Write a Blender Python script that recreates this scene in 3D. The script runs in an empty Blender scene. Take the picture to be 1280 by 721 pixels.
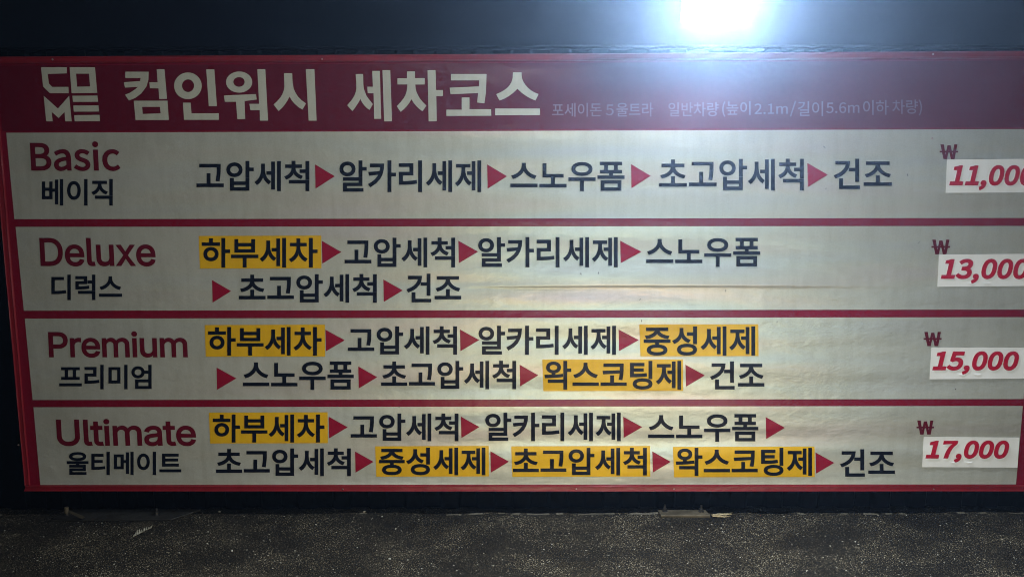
import bpy, bmesh, math, random
from mathutils import Vector, Matrix, geometry

random.seed(7)
HAZE = 0.0098                                # density of the haze added for the lamp glow
S = bpy.context.scene
COL = S.collection
R = math.radians

# ------------------------------------------------------------------ camera
F_PX, CX, CY = 960.0, 640.0, 360.5          # focal length and centre in photo pixels
CAM_D, CAM_H = 3.35, 1.491                  # distance to the sign face (y = 0), eye height
PITCH, ROLL = R(7.7), R(0.12)
cd = bpy.data.cameras.new('camera'); cam = bpy.data.objects.new('camera', cd); COL.objects.link(cam)
cd.sensor_width = 36; cd.lens = F_PX / 1280 * 36; cd.clip_start = 0.05; cd.clip_end = 200
cam.location = (0, -CAM_D, CAM_H)
CAM_ROT = Matrix.Rotation(R(90) - PITCH, 3, 'X') @ Matrix.Rotation(-ROLL, 3, 'Z')
cam.rotation_euler = CAM_ROT.to_euler()
S.camera = cam

def ray(px, py):
    return CAM_ROT @ Vector(((px - CX) / F_PX, -(py - CY) / F_PX, -1))

def P(px, py, y=0.0):                        # point of the vertical plane at depth y
    d = ray(px, py); t = (y + CAM_D) / d.y
    return Vector((d.x * t, y, CAM_H + d.z * t))

def G(px, py, z=0.0):                        # point of the ground
    d = ray(px, py); t = (z - CAM_H) / d.z
    return Vector((d.x * t, -CAM_D + d.y * t, z))

# ------------------------------------------------------------------ night sky, lamps, exposure
w = bpy.data.worlds.new('World'); S.world = w; w.use_nodes = True
w.node_tree.nodes['Background'].inputs[0].default_value = (0.35, 0.5, 0.8, 1)
w.node_tree.nodes['Background'].inputs[1].default_value = 0.0025
S.view_settings.view_transform = 'Standard'; S.view_settings.look = 'None'
S.view_settings.exposure = 0; S.view_settings.gamma = 1
S.render.engine = 'CYCLES'
S.cycles.use_denoising = True; S.cycles.denoising_prefilter = 'FAST'
S.cycles.filter_width = 1.0; S.cycles.max_bounces = 6; S.cycles.volume_bounces = 0
S.cycles.sample_clamp_indirect = 4

def spot(name, loc, target, power, color, size, blend, radius):
    l = bpy.data.lights.new(name, 'SPOT'); o = bpy.data.objects.new(name, l); COL.objects.link(o)
    l.energy = power; l.color = color; l.spot_size = R(size); l.spot_blend = blend; l.shadow_soft_size = radius
    o.location = loc
    o.rotation_euler = (Vector(target) - Vector(loc)).to_track_quat('-Z', 'Y').to_euler()
    return o
# unseen fill spot added above the camera to brighten the sign
spot('fill_spot', (0.0, -3.5, 3.9), (-0.1, 0, 0.65), 165, (0.97, 1.0, 0.95), 90, 1.0, 0.12)
def low_fill(name, loc, target, power, color, length):      # unseen low light, added to brighten the sign and band its sheen
    l = bpy.data.lights.new(name, 'AREA'); o = bpy.data.objects.new(name, l); COL.objects.link(o)
    l.shape = 'RECTANGLE'; l.size = length; l.size_y = 0.07; l.energy = power; l.color = color
    o.location = loc; o.rotation_euler = (Vector(target) - Vector(loc)).to_track_quat('-Z', 'Z').to_euler()
low_fill('low_fill_warm', (0.60, -2.1, 0.12), (0.45, 0, 0.80), 25, (1.0, 0.80, 0.48), 2.0)
low_fill('low_fill_cool', (0.90, -2.15, 0.62), (0.60, 0, 0.80), 15, (0.52, 0.78, 1.0), 2.0)

# ------------------------------------------------------------------ materials
def mat(name):
    m = bpy.data.materials.new(name); m.use_nodes = True
    nt = m.node_tree; b = nt.nodes['Principled BSDF']
    return m, nt, b
def N(nt, t, **k):
    n = nt.nodes.new(t)
    for a, v in k.items(): setattr(n, a, v)
    return n
def mapping(nt, scale, coord='Object', rot=(0, 0, 0)):
    tc = N(nt, 'ShaderNodeTexCoord'); mp = N(nt, 'ShaderNodeMapping')
    mp.inputs['Scale'].default_value = scale; mp.inputs['Rotation'].default_value = rot
    nt.links.new(tc.outputs[coord], mp.inputs[0]); return mp.outputs[0]
def noise(nt, vec, scale, detail=2, rough=0.5):
    n = N(nt, 'ShaderNodeTexNoise'); n.inputs['Scale'].default_value = scale
    n.inputs['Detail'].default_value = detail; n.inputs['Roughness'].default_value = rough
    nt.links.new(vec, n.inputs['Vector']); return n.outputs['Fac']
def ramp(nt, fac, stops):
    r = N(nt, 'ShaderNodeValToRGB'); e = r.color_ramp.elements
    while len(e) < len(stops): e.new(0.5)
    for i, (p, c) in enumerate(stops):
        e[i].position = p; e[i].color = (c, c, c, 1) if isinstance(c, (int, float)) else (*c, 1)
    nt.links.new(fac, r.inputs[0]); return r.outputs[0]

def vinyl(name, col, rough=0.34, grime=0.12, wave=1.0, spec=0.5, film=False):
    m, nt, b = mat(name)
    v = mapping(nt, (1, 1, 1))
    # dirt: fine grain, rain streaks and broad stains
    g1 = noise(nt, v, 420, 2); g2 = noise(nt, mapping(nt, (9, 1, 1.2)), 3.0, 4, 0.6); g3 = noise(nt, v, 2.2, 5, 0.6)
    mx = N(nt, 'ShaderNodeMix', data_type='RGBA', blend_type='MULTIPLY'); mx.inputs[0].default_value = 1
    mx.inputs[6].default_value = (*col, 1)
    a = N(nt, 'ShaderNodeMath', operation='MULTIPLY'); a.inputs[1].default_value = 0.35; nt.links.new(g1, a.inputs[0])
    c = N(nt, 'ShaderNodeMath', operation='MULTIPLY_ADD'); c.inputs[1].default_value = 0.3; nt.links.new(g2, c.inputs[0]); nt.links.new(a.outputs[0], c.inputs[2])
    d = N(nt, 'ShaderNodeMath', operation='MULTIPLY_ADD'); d.inputs[1].default_value = 0.35; nt.links.new(g3, d.inputs[0]); nt.links.new(c.outputs[0], d.inputs[2])
    col2 = ramp(nt, d.outputs[0], [(0.3, (1 - 2.2 * grime, 1 - 2.3 * grime, 1 - 2.7 * grime)), (0.56, (1, 1, 1))])
    nt.links.new(col2, mx.inputs[7]); nt.links.new(mx.outputs[2], b.inputs['Base Color'])
    b.inputs['Roughness'].default_value = rough
    b.inputs['Specular IOR Level'].default_value = spec
    if film: b.inputs['Metallic'].default_value = 0.18
    if film:                                   # the clear laminate over the print shimmers in bands
        fb = noise(nt, mapping(nt, (0.30, 1, 3.2), rot=(0, R(-10), 0)), 2.6, 1.0, 0.4)
        th = N(nt, 'ShaderNodeMapRange'); nt.links.new(fb, th.inputs[0])
        th.inputs[1].default_value = 0.25; th.inputs[2].default_value = 0.75; th.inputs[3].default_value = 165; th.inputs[4].default_value = 275
        nt.links.new(th.outputs[0], b.inputs['Thin Film Thickness']); b.inputs['Thin Film IOR'].default_value = 1.9
    # slack banner: long waves nearly level, fading out to the left, then crinkles, then the weave
    wv = noise(nt, mapping(nt, (0.40, 1, 4.0), rot=(0, R(-9), 0)), 1.5, 1.2, 0.4)
    cr = noise(nt, mapping(nt, (5, 1, 9)), 1.6, 4, 0.6)
    sx = N(nt, 'ShaderNodeSeparateXYZ'); nt.links.new(v, sx.inputs[0])
    mr = N(nt, 'ShaderNodeMapRange'); nt.links.new(sx.outputs[0], mr.inputs[0])
    mr.inputs[1].default_value = -1.6; mr.inputs[2].default_value = 0.2; mr.inputs[3].default_value = 0.15; mr.inputs[4].default_value = 1
    mr.interpolation_type = 'SMOOTHSTEP'
    wm = N(nt, 'ShaderNodeMath', operation='MULTIPLY'); nt.links.new(wv, wm.inputs[0]); nt.links.new(mr.outputs[0], wm.inputs[1])
    b1 = N(nt, 'ShaderNodeBump'); b1.inputs['Strength'].default_value = 1; b1.inputs['Distance'].default_value = 0.034 * wave
    nt.links.new(wm.outputs[0], b1.inputs['Height'])
    b2 = N(nt, 'ShaderNodeBump'); b2.inputs['Strength'].default_value = 1; b2.inputs['Distance'].default_value = 0.0055 * wave
    nt.links.new(cr, b2.inputs['Height']); nt.links.new(b1.outputs[0], b2.inputs['Normal'])
    b3 = N(nt, 'ShaderNodeBump'); b3.inputs['Strength'].default_value = 0.25; b3.inputs['Distance'].default_value = 0.0008
    nt.links.new(noise(nt, mapping(nt, (1, 1, 2.4)), 260, 2), b3.inputs['Height']); nt.links.new(b2.outputs[0], b3.inputs['Normal'])
    nt.links.new(b3.outputs[0], b.inputs['Normal'])
    return m

M = {}
M['white'] = vinyl('banner_white', (0.53, 0.535, 0.49), grime=0.12, rough=0.42, spec=0.8, film=True)
M['maroon'] = vinyl('banner_maroon', (0.115, 0.003, 0.013), rough=0.3, spec=0.3)
M['bar'] = vinyl('divider_red', (0.20, 0.004, 0.020), rough=0.3, spec=0.3)
M['trim'] = vinyl('trim_red', (0.24, 0.009, 0.018), rough=0.4, grime=0.2)
M['red'] = vinyl('print_red', (0.27, 0.005, 0.026), grime=0.08, spec=0.2)
M['name'] = vinyl('print_wine', (0.12, 0.003, 0.012), grime=0.08, spec=0.2)
M['navy'] = vinyl('print_navy', (0.003, 0.004, 0.010), grime=0.05, spec=0.12)
M['yellow'] = vinyl('print_yellow', (0.72, 0.42, 0.010), grime=0.1, spec=0.25)
M['letter'] = vinyl('print_white', (0.52, 0.52, 0.45), grime=0.12)
M['faint'] = vinyl('print_fine_white', (0.20, 0.13, 0.16), grime=0.05)
M['paper'] = vinyl('sticker_white', (0.92, 0.92, 0.90), wave=0.5, grime=0.05)
M['price'] = vinyl('sticker_red', (0.50, 0.008, 0.035), wave=0.5, grime=0.05)

def metal(name, col, rough, metallic=1.0, bump=0.0006, spec=0.5):
    m, nt, b = mat(name); v = mapping(nt, (1, 1, 1))
    c = ramp(nt, noise(nt, v, 18, 5, 0.65), [(0.3, tuple(x * 0.45 for x in col)), (0.65, col)])
    nt.links.new(c, b.inputs['Base Color']); b.inputs['Metallic'].default_value = metallic; b.inputs['Specular IOR Level'].default_value = spec
    rr = ramp(nt, noise(nt, v, 30, 4), [(0.3, rough * 0.8), (0.7, min(1, rough * 1.3))])
    nt.links.new(rr, b.inputs['Roughness'])
    bp = N(nt, 'ShaderNodeBump'); bp.inputs['Distance'].default_value = bump; nt.links.new(noise(nt, v, 120, 3), bp.inputs['Height'])
    nt.links.new(bp.outputs[0], b.inputs['Normal'])
    return m
M['wall'] = metal('wall_paint', (0.0015, 0.002, 0.003), 0.5, 0.0, spec=0.02)
M['steel'] = metal('weathered_steel', (0.12, 0.10, 0.065), 0.55, 0.4)
M['grimy'] = metal('grimy_steel', (0.02, 0.018, 0.014), 0.7, 0.2)
M['bolt'] = metal('dark_bolt', (0.10, 0.10, 0.10), 0.4, 0.9)
M['rivet'] = metal('rivet_metal', (0.6, 0.5, 0.48), 0.3, 0.9)
M['housing'] = metal('lamp_housing', (0.05, 0.05, 0.055), 0.4, 0.3)

def asphalt(name, dark=1.0):
    m, nt, b = mat(name); v = mapping(nt, (1, 1, 1))
    vo = N(nt, 'ShaderNodeTexVoronoi'); vo.inputs['Scale'].default_value = 250; nt.links.new(v, vo.inputs['Vector'])
    sep = N(nt, 'ShaderNodeSeparateColor'); nt.links.new(vo.outputs['Color'], sep.inputs[0])
    st = ramp(nt, sep.outputs[0], [(0.0, (0.002, 0.0017, 0.0012)), (0.40, (0.038, 0.034, 0.026)), (0.85, (0.120, 0.110, 0.090)), (0.985, (0.36, 0.35, 0.32))])
    edge = ramp(nt, vo.outputs['Distance'], [(0.2, 1.0), (0.6, 0.03)])
    m1 = N(nt, 'ShaderNodeMix', data_type='RGBA', blend_type='MULTIPLY'); m1.inputs[0].default_value = 1
    nt.links.new(st, m1.inputs[6]); nt.links.new(edge, m1.inputs[7])
    big = ramp(nt, noise(nt, mapping(nt, (1, 1.6, 1)), 2.6, 6, 0.62), [(0.36, (0.42 * dark, 0.35 * dark, 0.26 * dark)), (0.48, (0.95 * dark, 0.82 * dark, 0.62 * dark)), (0.62, (2.3 * dark, 2.05 * dark, 1.6 * dark))])
    m2 = N(nt, 'ShaderNodeMix', data_type='RGBA', blend_type='MULTIPLY'); m2.inputs[0].default_value = 1
    nt.links.new(m1.outputs[2], m2.inputs[6]); nt.links.new(big, m2.inputs[7])
    nt.links.new(m2.outputs[2], b.inputs['Base Color'])
    b.inputs['Specular IOR Level'].default_value = 0.22
    rr = ramp(nt, noise(nt, v, 3.1, 4), [(0.35, 0.5), (0.65, 0.8)]); nt.links.new(rr, b.inputs['Roughness'])
    b1 = N(nt, 'ShaderNodeBump'); b1.inputs['Strength'].default_value = 0.9; b1.inputs['Distance'].default_value = 0.006; b1.invert = True
    nt.links.new(vo.outputs['Distance'], b1.inputs['Height'])
    b2 = N(nt, 'ShaderNodeBump'); b2.inputs['Distance'].default_value = 0.012; nt.links.new(noise(nt, v, 9, 4), b2.inputs['Height'])
    nt.links.new(b1.outputs[0], b2.inputs['Normal']); nt.links.new(b2.outputs[0], b.inputs['Normal'])
    return m
M['asphalt'] = asphalt('asphalt'); M['dirt'] = asphalt('dirt', 0.6)
def plain(name, c1, c2, rough, scale=40):
    m, nt, b = mat(name)
    nt.links.new(ramp(nt, noise(nt, mapping(nt, (1, 1, 1)), scale, 4), [(0.3, c1), (0.7, c2)]), b.inputs['Base Color'])
    b.inputs['Roughness'].default_value = rough; return m
M['stone'] = plain('pale_stone', (0.22, 0.21, 0.17), (0.5, 0.48, 0.42), 0.6)
M['lit_edge'] = plain('lit_edge_paint', (0.03, 0.027, 0.02), (0.16, 0.14, 0.10), 0.7, 160)  # paler tone standing for light caught on the slab lip
M['leaf'] = plain('dry_leaf', (0.16, 0.15, 0.11), (0.34, 0.32, 0.25), 0.7, 90)
M['straw'] = plain('straw', (0.32, 0.24, 0.12), (0.5, 0.42, 0.26), 0.7, 90)
m, nt, b = mat('lamp_glow'); b.inputs['Base Color'].default_value = (0.8, 0.8, 0.8, 1)
b.inputs['Emission Color'].default_value = (0.84, 0.92, 1.0, 1); b.inputs['Emission Strength'].default_value = 1450
M['glow'] = m

# ------------------------------------------------------------------ helpers
def empty(name, loc, label, cat, group=None):
    o = bpy.data.objects.new(name, None); COL.objects.link(o); o.location = loc; o.empty_display_size = 0.1
    o['label'] = label; o['category'] = cat
    if group: o['group'] = group
    return o
def world_loc(o):
    v = Vector((0, 0, 0))
    while o is not None: v = v + o.location; o = o.parent
    return v
def mesh(name, verts, faces, material, parent=None, smooth=False):
    off = world_loc(parent) if parent else Vector((0, 0, 0))
    me = bpy.data.meshes.new(name); me.from_pydata([Vector(v) - off for v in verts], [], faces)
    bm = bmesh.new(); bm.from_mesh(me)
    if not name.startswith(('lettering', 'print')): bmesh.ops.recalc_face_normals(bm, faces=bm.faces)
    bm.to_mesh(me); bm.free()
    me.materials.append(M[material])
    if smooth:
        for p in me.polygons: p.use_smooth = True
    o = bpy.data.objects.new(name, me); COL.objects.link(o); o.parent = parent
    return o
def bm_obj(name, bm, material, parent=None, smooth=False):
    bm.verts.ensure_lookup_table(); bm.verts.index_update()
    v = [x.co.copy() for x in bm.verts]; f = [[q.index for q in p.verts] for p in bm.faces]; bm.free()
    return mesh(name, v, f, material, parent, smooth)
def box(bm, a, b, bevel=0.0):
    r = bmesh.ops.create_cube(bm, size=1)
    c = (Vector(a) + Vector(b)) / 2; s = Vector(b) - Vector(a)
    for v in r['verts']: v.co = Vector((v.co.x * s.x, v.co.y * s.y, v.co.z * s.z)) + c
    if bevel:
        es = list({e for v in r['verts'] for e in v.link_edges})
        bmesh.ops.bevel(bm, geom=es, offset=bevel, segments=2, affect='EDGES', profile=0.5)
def cyl(bm, a, b, r1, r2=None, n=16):
    a = Vector(a); b = Vector(b); d = b - a
    q = d.to_track_quat('Z', 'Y').to_matrix().to_4x4(); q.translation = (a + b) / 2
    bmesh.ops.create_cone(bm, cap_ends=True, segments=n, radius1=r1, radius2=r1 if r2 is None else r2, depth=d.length, matrix=q)
def fill2d(loops):                            # loops of 2-D points -> triangles, non-zero winding, holes kept
    pts = [Vector(p) for lp in loops for p in lp]; edges = []; s = 0
    for lp in loops:
        edges += [(s + i, s + (i + 1) % len(lp)) for i in range(len(lp))]; s += len(lp)
    v, e, f, *_ = geometry.delaunay_2d_cdt(pts, edges, [], 0, 1e-5)
    def wind(x, y):
        n = 0
        for lp in loops:
            for i in range(len(lp)):
                x0, y0 = lp[i - 1]; x1, y1 = lp[i]
                if (y0 > y) != (y1 > y):
                    if x0 + (y - y0) * (x1 - x0) / (y1 - y0) > x: n += 1 if y1 > y0 else -1
        return n
    keep = []
    for t in f:
        a, b, c = (v[i] for i in t)
        if wind((a.x + b.x + c.x) / 3, (a.y + b.y + c.y) / 3) != 0: keep.append(tuple(t))
    used = sorted({i for t in keep for i in t}); new = {o: n for n, o in enumerate(used)}
    return [tuple(v[i]) for i in used], [tuple(new[i] for i in t) for t in keep]
def flat(name, loops, y, material, parent):   # a flat print on the sign face, outline in photo pixels
    k = 100.0
    v, f = fill2d([[(P(a, b).x * k, P(a, b).z * k) for a, b in lp] for lp in loops])
    o = mesh(name, [(a / k, y, c / k) for a, c in v], f, material, parent)
    for p in o.data.polygons: pass
    face_front(o); return o
def face_front(o):
    bm = bmesh.new(); bm.from_mesh(o.data)
    for fc in bm.faces:
        fc.normal_update()
        if fc.normal.y > 0: fc.normal_flip()
    bm.to_mesh(o.data); bm.free()

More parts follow.
